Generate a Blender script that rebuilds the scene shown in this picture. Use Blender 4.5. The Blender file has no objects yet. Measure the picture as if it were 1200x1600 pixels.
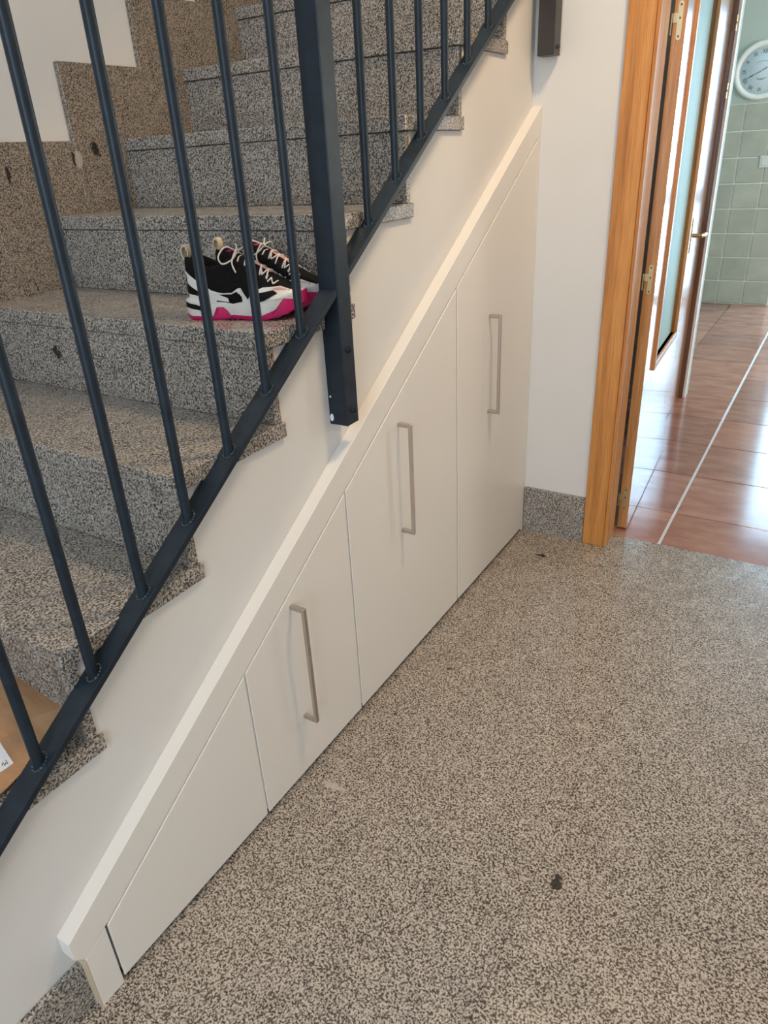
import bpy, bmesh, math, random
from mathutils import Vector, Matrix

# ------------------------------------------------------------------ camera, world, lights, exposure
scene = bpy.context.scene
COL = scene.collection
cam_d = bpy.data.cameras.new('camera')
cam = bpy.data.objects.new('camera', cam_d); COL.objects.link(cam)
cam.location = (0.82939, -0.54671, 1.27536)
cam.rotation_mode = 'XYZ'; cam.rotation_euler = (1.1044, 0.0492, 0.5471)
cam_d.sensor_fit = 'VERTICAL'; cam_d.sensor_height = 24.0
cam_d.lens = 24.0 * 1107.43 / 1600.0
cam_d.clip_start = 0.02
scene.camera = cam

world = bpy.data.worlds.new('world'); scene.world = world
world.use_nodes = True
bg = world.node_tree.nodes['Background']
bg.inputs[0].default_value = (0.72, 0.87, 1.0, 1); bg.inputs[1].default_value = 1.6

def area(name, loc, target, sx, sy, power, col):
    d = bpy.data.lights.new(name, 'AREA'); d.shape = 'RECTANGLE'; d.size = sx; d.size_y = sy
    d.energy = power; d.color = col
    o = bpy.data.objects.new(name, d); COL.objects.link(o); o.location = loc
    o.rotation_euler = (Vector(target) - Vector(loc)).to_track_quat('-Z', 'Y').to_euler()
    return o
area('entry_daylight', (1.05, -2.75, 1.50), (1.05, 0, 1.50), 1.5, 2.2, 78, (0.71, 0.855, 1.0))
area('kitchen_daylight', (1.05, 6.45, 1.2), (1.05, 0, 1.0), 1.25, 2.2, 135, (0.42, 0.73, 1.0))
area('kitchen_side_fill', (2.52, 4.6, 1.45), (0, 4.9, 1.0), 1.3, 1.2, 58, (1.0, 0.98, 0.86))  # added to brighten the kitchen back wall, no such window known
area('stairwell_fill', (-0.48, 1.1, 4.1), (-0.48, 1.0, 0), 0.8, 2.2, 4, (1.0, 0.82, 0.62))  # added warm light over the stairs

vs = scene.view_settings
vs.view_transform = 'Standard'; vs.look = 'None'; vs.gamma = 1.0; vs.use_curve_mapping = False
vs.exposure = -0.10

# ------------------------------------------------------------------ materials
MATS = {}
def new_mat(name):
    m = bpy.data.materials.new(name); m.use_nodes = True
    nt = m.node_tree; b = nt.nodes['Principled BSDF']
    MATS[name] = m
    return m, nt, b
def N(nt, t, **kw):
    n = nt.nodes.new(t)
    for k, v in kw.items(): setattr(n, k, v)
    return n
def pos(nt): return N(nt, 'ShaderNodeNewGeometry').outputs['Position']
def noise(nt, vec, scale, detail=2.0, rough=0.5):
    n = N(nt, 'ShaderNodeTexNoise'); n.inputs['Scale'].default_value = scale
    n.inputs['Detail'].default_value = detail; n.inputs['Roughness'].default_value = rough
    if vec is not None: nt.links.new(vec, n.inputs['Vector'])
    return n
def ramp(nt, fac, stops):
    r = N(nt, 'ShaderNodeValToRGB'); cr = r.color_ramp
    while len(cr.elements) > 1: cr.elements.remove(cr.elements[-1])
    cr.elements[0].position = stops[0][0]; cr.elements[0].color = tuple(stops[0][1]) + (1,)
    for p, c in stops[1:]:
        e = cr.elements.new(p); e.color = tuple(c) + (1,)
    nt.links.new(fac, r.inputs['Fac']); return r.outputs['Color']
def mixc(nt, fac, a, b, mode='MIX'):
    n = N(nt, 'ShaderNodeMix', data_type='RGBA', blend_type=mode)
    if isinstance(fac, (int, float)): n.inputs[0].default_value = fac
    else: nt.links.new(fac, n.inputs[0])
    for s, v in ((6, a), (7, b)):
        if isinstance(v, tuple): n.inputs[s].default_value = v + (1,)
        else: nt.links.new(v, n.inputs[s])
    return n.outputs[2]
def mapv(nt, vec, scale=(1, 1, 1), rot=(0, 0, 0), loc=(0, 0, 0)):
    m = N(nt, 'ShaderNodeMapping'); m.inputs['Scale'].default_value = scale
    m.inputs['Rotation'].default_value = rot; m.inputs['Location'].default_value = loc
    nt.links.new(vec, m.inputs['Vector']); return m.outputs[0]
def bump(nt, b, h, strength, dist=0.001):
    n = N(nt, 'ShaderNodeBump'); n.inputs['Strength'].default_value = strength; n.inputs['Distance'].default_value = dist
    nt.links.new(h, n.inputs['Height']); nt.links.new(n.outputs[0], b.inputs['Normal'])
def simple(name, col, rough=0.5, metal=0.0, coat=0.0, spec=0.5, var=0.06, vscale=6.0, fine=0.0, fscale=300.0):
    m, nt, b = new_mat(name)
    p = pos(nt); n = noise(nt, p, vscale, 3)
    lo = tuple(max(0, c * (1 - var)) for c in col); hi = tuple(min(1, c * (1 + var)) for c in col)
    nt.links.new(ramp(nt, n.outputs[0], [(0.3, lo), (0.7, hi)]), b.inputs['Base Color'])
    b.inputs['Roughness'].default_value = rough; b.inputs['Metallic'].default_value = metal
    b.inputs['Coat Weight'].default_value = coat; b.inputs['Specular IOR Level'].default_value = spec
    if fine: bump(nt, b, noise(nt, p, fscale, 2).outputs[0], fine)
    return m

def granite(name, dark, mid, light, scale=230.0, rough=0.22, spots=(), spec=0.5, stretch=(1, 1, 1), pale=()):
    m, nt, b = new_mat(name)
    p = pos(nt)
    n1 = noise(nt, mapv(nt, p, stretch, (0.3, 0.2, 0.5)), scale, 2.0, 0.55)
    n2 = noise(nt, p, 14, 3)
    n3 = noise(nt, p, scale * 1.9, 1)
    base = ramp(nt, n1.outputs[0], [(0.40, dark), (0.475, mid), (0.545, light), (0.68, tuple(min(1, c * 1.22) for c in light))])
    fine = ramp(nt, n3.outputs[0], [(0.36, (0.62, 0.60, 0.58)), (0.5, (1, 1, 1))])
    base = mixc(nt, 0.8, base, fine, 'MULTIPLY')
    big = ramp(nt, n2.outputs[0], [(0.32, (0.90, 0.89, 0.88)), (0.68, (1.06, 1.05, 1.04))])
    base = mixc(nt, 1.0, base, big, 'MULTIPLY')
    nd = noise(nt, p, 55, 4, 0.7)
    off = N(nt, 'ShaderNodeVectorMath', operation='SUBTRACT'); nt.links.new(nd.outputs['Color'], off.inputs[0]); off.inputs[1].default_value = (0.5, 0.5, 0.5)
    def blob(base, c, rx, ry, col, amt):
        sc = N(nt, 'ShaderNodeVectorMath', operation='SCALE'); nt.links.new(off.outputs[0], sc.inputs[0]); sc.inputs['Scale'].default_value = 3.2 * min(rx, ry)
        ad = N(nt, 'ShaderNodeVectorMath', operation='ADD'); nt.links.new(p, ad.inputs[0]); nt.links.new(sc.outputs[0], ad.inputs[1])
        mp = N(nt, 'ShaderNodeVectorMath', operation='SUBTRACT'); nt.links.new(ad.outputs[0], mp.inputs[0]); mp.inputs[1].default_value = c
        mm = N(nt, 'ShaderNodeVectorMath', operation='MULTIPLY'); nt.links.new(mp.outputs[0], mm.inputs[0]); mm.inputs[1].default_value = (1 / rx, 1 / ry, 1 / max(rx, ry))
        ln = N(nt, 'ShaderNodeVectorMath', operation='LENGTH'); nt.links.new(mm.outputs[0], ln.inputs[0])
        mr = N(nt, 'ShaderNodeMapRange'); nt.links.new(ln.outputs['Value'], mr.inputs['Value'])
        mr.inputs['From Min'].default_value = 0.8; mr.inputs['From Max'].default_value = 1.1
        mr.inputs['To Min'].default_value = amt; mr.inputs['To Max'].default_value = 0.0
        return mixc(nt, mr.outputs[0], base, col)
    for c, rx, ry in spots: base = blob(base, c, rx, ry, (0.018, 0.014, 0.012), 0.95)
    for c, rx, ry in pale: base = blob(base, c, rx, ry, (0.50, 0.44, 0.38), 0.75)
    nt.links.new(base, b.inputs['Base Color'])
    b.inputs['Roughness'].default_value = rough; b.inputs['Specular IOR Level'].default_value = spec
    rr = ramp(nt, n2.outputs[0], [(0.3, (rough * 0.8,) * 3), (0.7, (rough * 1.3,) * 3)])
    nt.links.new(rr, b.inputs['Roughness'])
    return m

def wood(name, c1, c2, c3, rough=0.3, coat=0.4, coat_rough=0.12, axis='Z'):
    m, nt, b = new_mat(name)
    p = pos(nt)
    v = mapv(nt, p, (26, 26, 1.3) if axis == 'Z' else (1.3, 26, 26), (0.03, 0.05, 0))
    n1 = noise(nt, v, 2.2, 5, 0.6)
    w = N(nt, 'ShaderNodeTexWave', wave_type='RINGS', rings_direction='Z' if axis != 'Z' else 'X')
    w.inputs['Scale'].default_value = 0.55; w.inputs['Distortion'].default_value = 7.0; w.inputs['Detail'].default_value = 3
    nt.links.new(mapv(nt, p, (17, 17, 0.7), (0, 0, 0.7)), w.inputs['Vector'])
    n2 = noise(nt, mapv(nt, p, (420, 420, 9)), 1.0, 2)
    base = ramp(nt, n1.outputs[0], [(0.3, c1), (0.52, c2), (0.72, c3)])
    base = mixc(nt, 0.30, base, ramp(nt, w.outputs['Color'], [(0.0, tuple(c * 0.62 for c in c2)), (0.35, c2), (1.0, c3)]))
    base = mixc(nt, 0.55, base, ramp(nt, n2.outputs[0], [(0.36, (0.60, 0.55, 0.50)), (0.5, (1, 1, 1))]), 'MULTIPLY')
    nt.links.new(base, b.inputs['Base Color'])
    b.inputs['Roughness'].default_value = rough
    b.inputs['Coat Weight'].default_value = coat; b.inputs['Coat Roughness'].default_value = coat_rough
    bump(nt, b, n2.outputs[0], 0.12, 0.0004)
    return m

G_D, G_M, G_L = (0.066, 0.050, 0.039), (0.25, 0.21, 0.174), (0.50, 0.435, 0.37)
granite('granite_floor', G_D, G_M, G_L, 262, 0.24,
        spots=[((0.592, 0.367, 0), 0.013, 0.017), ((0.129, 1.5375, 0), 0.016, 0.009), ((0.1227, 0.843, 0), 0.010, 0.004),
               ((0.118, 0.295, 0), 0.004, 0.004), ((0.33, 1.42, 0), 0.006, 0.003), ((0.08, 0.62, 0), 0.004, 0.006)],
        pale=[((0.076, 0.352, 0), 0.03, 0.010), ((0.576, 0.765, 0), 0.011, 0.005), ((0.66, 0.42, 0), 0.008, 0.005)])
granite('granite_stair', (0.062, 0.056, 0.050), (0.225, 0.203, 0.18), (0.47, 0.43, 0.385), 275, 0.26,
        spots=[((-0.651, 0.428, 0.915), 0.016, 0.02), ((-0.099, 0.956, 1.458), 0.006, 0.02)])
granite('granite_skirting', (0.075, 0.06, 0.047), (0.22, 0.18, 0.142), (0.37, 0.31, 0.25), 285, 0.28,
        spots=[((-0.905, 0.845, 1.327), 0.02, 0.012), ((-0.905, 0.58, 1.278), 0.02, 0.006), ((-0.905, 0.772, 1.305), 0.02, 0.006)],
        pale=[((-0.905, 0.786, 1.304), 0.02, 0.010)])
simple('wall_paint', (0.715, 0.69, 0.655), 0.75, var=0.015, fine=0.03, fscale=160)
simple('ceiling_paint', (0.82, 0.80, 0.77), 0.85, var=0.01)
simple('cabinet_white', (0.78, 0.735, 0.675), 0.33, var=0.01, vscale=2, coat=0.05)
simple('cabinet_lit_seam', (0.92, 0.90, 0.86), 0.35, var=0.01)  # paler than the doors to paint in the light caught by their edges
simple('gap_shade', (0.05, 0.03, 0.025), 0.8)  # near-black colour paints the shade in the gap under the doors
simple('panel_edge', (0.60, 0.47, 0.33), 0.6)
simple('nickel', (0.55, 0.50, 0.44), 0.32, metal=1.0, var=0.04)
simple('rail_paint', (0.012, 0.020, 0.029), 0.42, var=0.25, vscale=30, spec=0.3, fine=0.10, fscale=120)
simple('rail_paint_brown', (0.040, 0.033, 0.031), 0.40, var=0.15)
simple('weld', (0.035, 0.045, 0.055), 0.35, var=0.4, vscale=250, fine=0.6, fscale=260)
simple('chipped_paint', (0.75, 0.76, 0.78), 0.6)
simple('brass', (0.56, 0.43, 0.24), 0.28, metal=1.0)
simple('screw', (0.12, 0.09, 0.05), 0.4, metal=1.0)
simple('plaster_kitchen', (0.46, 0.53, 0.47), 0.8, var=0.02)
simple('grout_wall', (0.84, 0.85, 0.78), 0.8)
simple('grout_floor', (0.035, 0.03, 0.035), 0.7)
simple('granite_joint', (0.17, 0.14, 0.12), 0.6)
simple('grout_light', (0.62, 0.60, 0.62), 0.5)
simple('clock_white', (0.82, 0.85, 0.80), 0.35)
simple('clock_dial', (0.60, 0.72, 0.76), 0.4)
simple('clock_ink', (0.05, 0.06, 0.065), 0.6)
simple('clock_ink_pale', (0.22, 0.28, 0.29), 0.6)
simple('switch_white', (0.62, 0.68, 0.62), 0.35)
simple('shoe_black', (0.007, 0.006, 0.006), 0.8, spec=0.15, var=0.3, vscale=160, fine=0.5, fscale=500)
simple('shoe_window', (0.006, 0.005, 0.006), 0.7, spec=0.15)
simple('shoe_white', (0.74, 0.71, 0.66), 0.5, var=0.05, vscale=40)
simple('shoe_pink', (0.62, 0.006, 0.13), 0.5, var=0.12, vscale=50)
simple('shoe_coral', (0.72, 0.30, 0.25), 0.6)
simple('shoe_lace', (0.70, 0.64, 0.60), 0.8)
simple('shoe_loop', (0.66, 0.55, 0.40), 0.8)
simple('label_white', (0.78, 0.79, 0.82), 0.5)
simple('ink_black', (0.01, 0.01, 0.012), 0.6)
simple('lamp_white', (0.85, 0.83, 0.8), 0.5)
wood('oak', (0.44, 0.158, 0.032), (0.61, 0.25, 0.058), (0.72, 0.34, 0.095), rough=0.42, coat=0.15, coat_rough=0.35)
wood('oak_varnish', (0.38, 0.15, 0.040), (0.50, 0.22, 0.065), (0.60, 0.29, 0.10), rough=0.22, coat=1.0, coat_rough=0.08)
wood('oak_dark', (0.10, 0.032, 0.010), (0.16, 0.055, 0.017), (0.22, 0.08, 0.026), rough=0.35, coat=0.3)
m, nt, b = new_mat('terracotta')
p = pos(nt); na = noise(nt, mapv(nt, p, (1, 2.4, 1)), 5.5, 4, 0.6); nb = noise(nt, p, 1.7, 2); nr = noise(nt, mapv(nt, p, (7, 30, 1)), 2.0, 3)
oi = N(nt, 'ShaderNodeObjectInfo')
c = ramp(nt, na.outputs[0], [(0.3, (0.27, 0.115, 0.085)), (0.5, (0.36, 0.175, 0.125)), (0.7, (0.43, 0.245, 0.175))])
c = mixc(nt, 1.0, c, ramp(nt, oi.outputs['Random'], [(0, (0.8, 0.78, 0.80)), (1, (1.1, 1.05, 1.0))]), 'MULTIPLY')
nt.links.new(c, b.inputs['Base Color']); b.inputs['Roughness'].default_value = 0.15; b.inputs['Specular IOR Level'].default_value = 0.6
bump(nt, b, nr.outputs[0], 0.03, 0.002)
m, nt, b = new_mat('sage_tile')
p = pos(nt); na = noise(nt, p, 9, 4, 0.6); oi = N(nt, 'ShaderNodeObjectInfo')
c = ramp(nt, na.outputs[0], [(0.3, (0.36, 0.385, 0.315)), (0.7, (0.44, 0.465, 0.385))])
c = mixc(nt, 1.0, c, ramp(nt, oi.outputs['Random'], [(0, (0.93, 0.93, 0.93)), (1, (1.05, 1.05, 1.05))]), 'MULTIPLY')
nt.links.new(c, b.inputs['Base Color']); b.inputs['Roughness'].default_value = 0.4
m, nt, b = new_mat('kraft_paper')
p = pos(nt); na = noise(nt, mapv(nt, p, (1, 3, 1), (0, 0, 0.6)), 14, 4, 0.6)
nt.links.new(ramp(nt, na.outputs[0], [(0.3, (0.36, 0.185, 0.085)), (0.7, (0.47, 0.265, 0.135))]), b.inputs['Base Color'])
b.inputs['Roughness'].default_value = 0.6; bump(nt, b, na.outputs[0], 0.5, 0.004)
m, nt, b = new_mat('frosted_glass')
b.inputs['Base Color'].default_value = (0.47, 0.68, 0.66, 1); b.inputs['Roughness'].default_value = 0.6
b.inputs['Specular IOR Level'].default_value = 0.25; b.inputs['Subsurface Weight'].default_value = 0.0
m, nt, b = new_mat('clear_glass')
tr = N(nt, 'ShaderNodeBsdfTransparent'); gl = N(nt, 'ShaderNodeBsdfGlossy'); gl.inputs['Roughness'].default_value = 0.02
mx = N(nt, 'ShaderNodeMixShader'); mx.inputs[0].default_value = 0.06
nt.links.new(tr.outputs[0], mx.inputs[1]); nt.links.new(gl.outputs[0], mx.inputs[2])
nt.links.new(mx.outputs[0], nt.nodes['Material Output'].inputs['Surface'])
m, nt, b = new_mat('lamp_glow')
b.inputs['Emission Color'].default_value = (1.0, 0.80, 0.56, 1); b.inputs['Emission Strength'].default_value = 9.0

# ------------------------------------------------------------------ helpers
def link(name, bm, mat, parent=None, smooth=False, mats=None):
    me = bpy.data.meshes.new(name); bm.normal_update(); bm.to_mesh(me); bm.free()
    for mm in (mats or [mat]): me.materials.append(MATS[mm])
    if smooth: me.shade_smooth()
    o = bpy.data.objects.new(name, me); COL.objects.link(o)
    if parent is not None: o.parent = parent
    return o
def empty(name, loc=(0, 0, 0)):
    o = bpy.data.objects.new(name, None); COL.objects.link(o); o.location = loc; o.empty_display_size = 0.1
    return o
def tag(o, label=None, cat=None, group=None, kind=None):
    if label: o['label'] = label
    if cat: o['category'] = cat
    if group: o['group'] = group
    if kind: o['kind'] = kind
    return o
def bx(bm, a, b):
    x0, y0, z0 = a; x1, y1, z1 = b
    v = [bm.verts.new(q) for q in ((x0, y0, z0), (x1, y0, z0), (x1, y1, z0), (x0, y1, z0), (x0, y0, z1), (x1, y0, z1), (x1, y1, z1), (x0, y1, z1))]
    fs = [(0, 3, 2, 1), (4, 5, 6, 7), (0, 1, 5, 4), (1, 2, 6, 5), (2, 3, 7, 6), (3, 0, 4, 7)]
    return [bm.faces.new([v[i] for i in f]) for f in fs]
def box(name, a, b, mat, parent=None, bev=0.0, seg=1):
    bm = bmesh.new(); bx(bm, a, b)
    if bev: bmesh.ops.bevel(bm, geom=bm.edges[:], offset=bev, segments=seg, affect='EDGES', profile=0.5)
    return link(name, bm, mat, parent)
def prism_x(bm, poly, x0, x1):
    """polygon in (y, z), extruded from x0 to x1"""
    a = [bm.verts.new((x0, y, z)) for y, z in poly]; b = [bm.verts.new((x1, y, z)) for y, z in poly]
    n = len(poly); fa = bm.faces.new(a); fb = bm.faces.new(list(reversed(b)))
    for i in range(n): bm.faces.new((a[i], b[i], b[(i + 1) % n], a[(i + 1) % n]))
    bmesh.ops.recalc_face_normals(bm, faces=bm.faces[:])
    return fa, fb
def prism(name, poly, x0, x1, mat, parent=None, bev=0.0, seg=1):
    bm = bmesh.new(); prism_x(bm, poly, x0, x1)
    if bev: bmesh.ops.bevel(bm, geom=bm.edges[:], offset=bev, segments=seg, affect='EDGES', profile=0.5)
    bmesh.ops.triangulate(bm, faces=[f for f in bm.faces if len(f.verts) > 4])
    return link(name, bm, mat, parent)
def tube(bm, pts, r, seg=10, cap=True, flat=1.0):
    pts = [Vector(q) for q in pts]; n = len(pts); rr = r if isinstance(r, (list, tuple)) else [r] * n
    rings = []; up = None
    for i, q in enumerate(pts):
        t = (pts[min(i + 1, n - 1)] - pts[max(i - 1, 0)]).normalized()
        if up is None:
            up = Vector((0, 0, 1)) if abs(t.z) < 0.9 else Vector((1, 0, 0))
        s = t.cross(up).normalized(); u = s.cross(t).normalized(); up = u
        rings.append([bm.verts.new(q + (s * math.cos(2 * math.pi * k / seg) + u * math.sin(2 * math.pi * k / seg) * flat) * rr[i]) for k in range(seg)])
    for a, b in zip(rings, rings[1:]):
        for k in range(seg): bm.faces.new((a[k], a[(k + 1) % seg], b[(k + 1) % seg], b[k]))
    if cap: bm.faces.new(list(reversed(rings[0]))); bm.faces.new(rings[-1])
def text_bm(body, size, shear=0.0, extrude=0.0):
    cu = bpy.data.curves.new('lettering', 'FONT'); cu.body = body; cu.size = size; cu.shear = shear; cu.extrude = extrude
    cu.align_x = 'CENTER'; cu.align_y = 'CENTER'; cu.resolution_u = 3
    o = bpy.data.objects.new('lettering', cu); COL.objects.link(o)
    dg = bpy.context.evaluated_depsgraph_get(); dg.update()
    me = bpy.data.meshes.new_from_object(o.evaluated_get(dg))
    bm = bmesh.new(); bm.from_mesh(me)
    bpy.data.objects.remove(o); bpy.data.curves.remove(cu); bpy.data.meshes.remove(me)
    return bm

# ------------------------------------------------------------------ dimensions
XW = -0.030            # face of the stair side wall
XS = -0.022            # ends of the stair slabs
YF = 1.705             # wall with the kitchen doorway
YT = 1.797             # edge between granite and terracotta
XL = -0.917            # wall on the far side of the stairs
RUN, RISE = 0.26215, 0.17378
K0, K1 = -2, 10
def nose(k): return -0.36925 + RUN * k
def ztop(k): return 0.4814 + RISE * k
X_R, Y_N, Y_B = 2.35, -2.6, 6.27

# ------------------------------------------------------------------ hall floor, walls
fl = tag(box('floor', (XL - 0.1, Y_N, -0.06), (X_R, YT, -0.012), 'granite_joint'), 'speckled granite floor of the hall in large slabs', 'floor', kind='structure')
xs = [-0.65, -0.05, 0.55, 1.15, 1.75, X_R]; ys = [Y_N, -2.0, -1.4, -0.8, -0.2, 0.4, 1.0, 1.6, YT]
for i in range(len(xs) - 1):
    for j in range(len(ys) - 1):
        if xs[i] < -0.1 and j > 4: continue
        g = 0.0003
        box('floor_slab', (xs[i] + g, ys[j] + g, -0.012), (xs[i + 1] - g, ys[j + 1] - g, 0.0), 'granite_floor', fl, 0.0002)

# side wall under the stairs, stepped along the treads
prof = [(Y_N + 0.2, 0.0)]
prof.append((Y_N + 0.2, 0.02))
prof.append((nose(K0) + 0.02, 0.02))
for k in range(K0, K1 + 1):
    prof.append((nose(k) + 0.022, ztop(k) - 0.031)); prof.append((nose(k + 1) + 0.022, ztop(k) - 0.031))
prof.append((nose(K1 + 1) + 0.022, 0.0))
bm = bmesh.new(); prism_x(bm, prof, XW - 0.10, XW)
bmesh.ops.triangulate(bm, faces=[f for f in bm.faces if len(f.verts) > 4])
tag(link('wall_stair', bm, 'wall_paint'), 'cream plaster wall under the open side of the stairs', 'wall', kind='structure')
# far wall with door opening
bm = bmesh.new()
bx(bm, (XW - 0.01, YF, 0), (0.285, YF + 0.092, 2.7)); bx(bm, (1.20, YF, 0), (X_R, YF + 0.092, 2.7)); bx(bm, (0.285, YF, 2.08), (1.20, YF + 0.092, 2.7))
tag(link('wall_far', bm, 'wall_paint'), 'white wall beside the oak door frame at the end of the hall', 'wall', kind='structure')
tag(box('wall_left', (XL - 0.1, Y_N, 0), (XL, 3.4, 4.3), 'wall_paint'), 'cream wall along the inner side of the stairs', 'wall', kind='structure')
WL = bpy.data.objects['wall_left']
bm = bmesh.new()
bx(bm, (X_R, Y_N, 0), (X_R + 0.1, 3.9, 2.7)); bx(bm, (X_R, 5.3, 0), (X_R + 0.1, Y_B, 2.7)); bx(bm, (X_R, 3.9, 0), (X_R + 0.1, 5.3, 0.85)); bx(bm, (X_R, 3.9, 2.05), (X_R + 0.1, 5.3, 2.7))
tag(link('wall_right', bm, 'wall_paint'), 'white wall opposite the stairs', 'wall', kind='structure')
e = tag(empty('fill_window', (X_R + 0.05, 4.6, 0.85)), 'white framed kitchen window added in the side wall for fill light', 'window', kind='structure')  # unseen window, added as the opening for the side fill light
bm = bmesh.new()
for a, b in (((-0.03, -0.7, 0), (0.03, -0.65, 1.2)), ((-0.03, 0.65, 0), (0.03, 0.7, 1.2)), ((-0.03, -0.65, 0), (0.03, 0.65, 0.05)), ((-0.03, -0.65, 1.15), (0.03, 0.65, 1.2))): bx(bm, a, b)
link('frame', bm, 'ceiling_paint', e); box('pane', (-0.004, -0.65, 0.05), (0.004, 0.65, 1.15), 'clear_glass', e)
bm = bmesh.new()
bx(bm, (XL - 0.1, Y_N - 0.1, 0), (0.30, Y_N, 2.7)); bx(bm, (1.80, Y_N - 0.1, 0), (X_R, Y_N, 2.7)); bx(bm, (0.30, Y_N - 0.1, 2.6), (1.80, Y_N, 2.7)); bx(bm, (0.30, Y_N - 0.1, 0), (1.80, Y_N, 0.40))
tag(link('wall_near', bm, 'wall_paint'), 'white wall around the glazed entrance', 'wall', kind='structure')
tag(box('wall_stairwell_end', (XL, 3.4, 0), (XW, 3.5, 4.3), 'wall_paint'), 'cream wall closing the top of the stairwell', 'wall', kind='structure')
tag(box('ceiling', (XW, Y_N, 2.7), (X_R, YF + 0.09, 2.76), 'ceiling_paint'), 'white hall ceiling', 'ceiling', kind='structure')
tag(box('wall_upper', (XW - 0.06, Y_N, 2.7), (XW, 3.4, 4.3), 'wall_paint'), 'cream upper wall above the railing side of the stairwell', 'wall', kind='structure')
tag(box('wall_upper_near', (XL, Y_N - 0.1, 2.7), (XW, Y_N, 4.3), 'wall_paint'), 'cream upper wall above the entrance end of the stairwell', 'wall', kind='structure')
tag(box('wall_stair_upper', (XW - 0.06, YF + 0.05, 2.4), (XW, 3.4, 2.7), 'wall_paint'), 'cream wall strip beside the top steps', 'wall', kind='structure')
# glazed entrance behind the camera
e = tag(empty('window_1', (1.05, Y_N - 0.05, 0.4)), 'white framed glazed entrance behind the hall', 'window', kind='structure')
bm = bmesh.new()
for a, b in (((-0.75, -0.04, 0), (-0.69, 0.04, 2.2)), ((0.69, -0.04, 0), (0.75, 0.04, 2.2)), ((-0.69, -0.04, 0), (0.69, 0.04, 0.08)), ((-0.69, -0.04, 2.12), (0.69, 0.04, 2.2)), ((-0.03, -0.04, 0.08), (0.03, 0.04, 2.12))): bx(bm, a, b)
link('frame', bm, 'lamp_white', e)
for s in (-1, 1):
    x0, x1 = sorted((s * 0.03, s * 0.69)); box('pane', (x0, -0.004, 0.08), (x1, 0.004, 2.12), 'clear_glass', e)

# granite baseboards
bb = tag(box('baseboard_far', (0.0015, YF - 0.013, 0.0), (0.2245, YF, 0.172), 'granite_stair', None, 0.0015), 'speckled grey granite baseboard between cabinet and oak door frame', 'baseboard', kind='structure')
tag(box('baseboard_stair', (XW, Y_N + 0.2, 0.0), (XW + 0.012, -0.2255, 0.105), 'granite_stair', None, 0.0015), 'speckled granite baseboard at the foot of the stair wall', 'baseboard', kind='structure')
tag(box('baseboard_right', (1.28, YF - 0.013, 0.0), (X_R, YF, 0.172), 'granite_stair', None, 0.0015), 'granite baseboard beyond the kitchen doorway', 'baseboard', kind='structure')

# ------------------------------------------------------------------ staircase
st = tag(empty('staircase', (0, nose(K0), 0)), 'straight granite staircase with speckled grey treads and risers', 'staircase')
def put(o, par):
    o.parent = par; o.matrix_parent_inverse = Matrix.Translation(par.location).inverted(); return o
for k in range(K0, K1 + 1):
    y = nose(k); z = ztop(k)
    t = box('tread', (XL, y, z - 0.030), (XS, y + 0.292, z), 'granite_stair', None, 0.0022, 2); put(t, st)
    r = box('riser', (XL, y + 0.005, z - RISE + 0.0005), (XS - 0.004, y + 0.023, z - 0.0315), 'granite_stair', None, 0.0012); put(r, st)
box_ = box('landing', (XL, nose(K1 + 1), ztop(K1) + RISE - 0.03), (XW - 0.1, 3.4, ztop(K1) + RISE), 'granite_stair'); put(box_, st)
# stepped skirting on the inner wall: one upright piece per step
for k in range(K0, K1 + 1):
    y0 = nose(k) + 0.104 - RUN; y1 = nose(k) + 0.1035
    box('skirting_panel', (XL, y0, ztop(k - 1) - 0.05), (XL + 0.014, y1, ztop(k) + 0.170), 'granite_skirting', WL, 0.0012)

# ------------------------------------------------------------------ cabinet under the stairs
cb = tag(empty('understair_cabinet', (0, 0.7, 0)), 'white built-in cabinet with slanted top fitted under the stairs', 'cabinet')
def seam(y): return 0.2667 + 0.6134 * y
def fast(y): return 0.3385 + 0.6115 * y
YE = YF
put(prism('fascia', [(-0.2445, 0.150), (-0.2255, 0.128), (-0.181, seam(-0.181)), (YE - 0.0005, seam(YE)), (YE - 0.0005, fast(YE)), (-0.2445, fast(-0.2445))], XW, 0.0, 'cabinet_white', None, 0.0012, 2), cb)
leg = prism('side_panel', [(-0.2275, 0.0), (-0.183, 0.0), (-0.183, seam(-0.183) - 0.002), (-0.2275, 0.1265)], XW, -0.0005, 'cabinet_white', None, 0.0006); put(leg, cb)
put(prism('panel_edge', [(-0.2300, 0.0), (-0.2276, 0.0), (-0.2276, 0.124), (-0.2300, 0.124)], XW, -0.001, 'panel_edge'), cb)
put(prism('end_filler', [(1.6845, 0.0), (YE - 0.0005, 0.0), (YE - 0.0005, seam(YE) - 0.0006), (1.6845, seam(1.6845) - 0.0006)], XW, -0.0012, 'cabinet_white', None, 0.0006), cb)
put(prism('carcass', [(-0.176, 0.022), (1.6835, 0.022), (1.6835, seam(1.6835) - 0.002), (-0.176, seam(-0.176) - 0.002)], XW, -0.0040, 'cabinet_lit_seam'), cb)
put(box('plinth', (XW, -0.18, 0.0), (-0.016, 1.683, 0.0215), 'gap_shade'), cb)
edges = [(-0.1785, 0.2116), (0.2172, 0.5866), (0.5926, 1.1412), (1.1478, 1.6815)]
hand = [None, (0.369, 0.160, 0.462), (0.8258, 0.4105, 0.7063), (1.3533, 0.564, 0.857)]
lab = ['lowest door, without a handle', 'second lowest door', 'second tallest door', 'tallest door']
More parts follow.
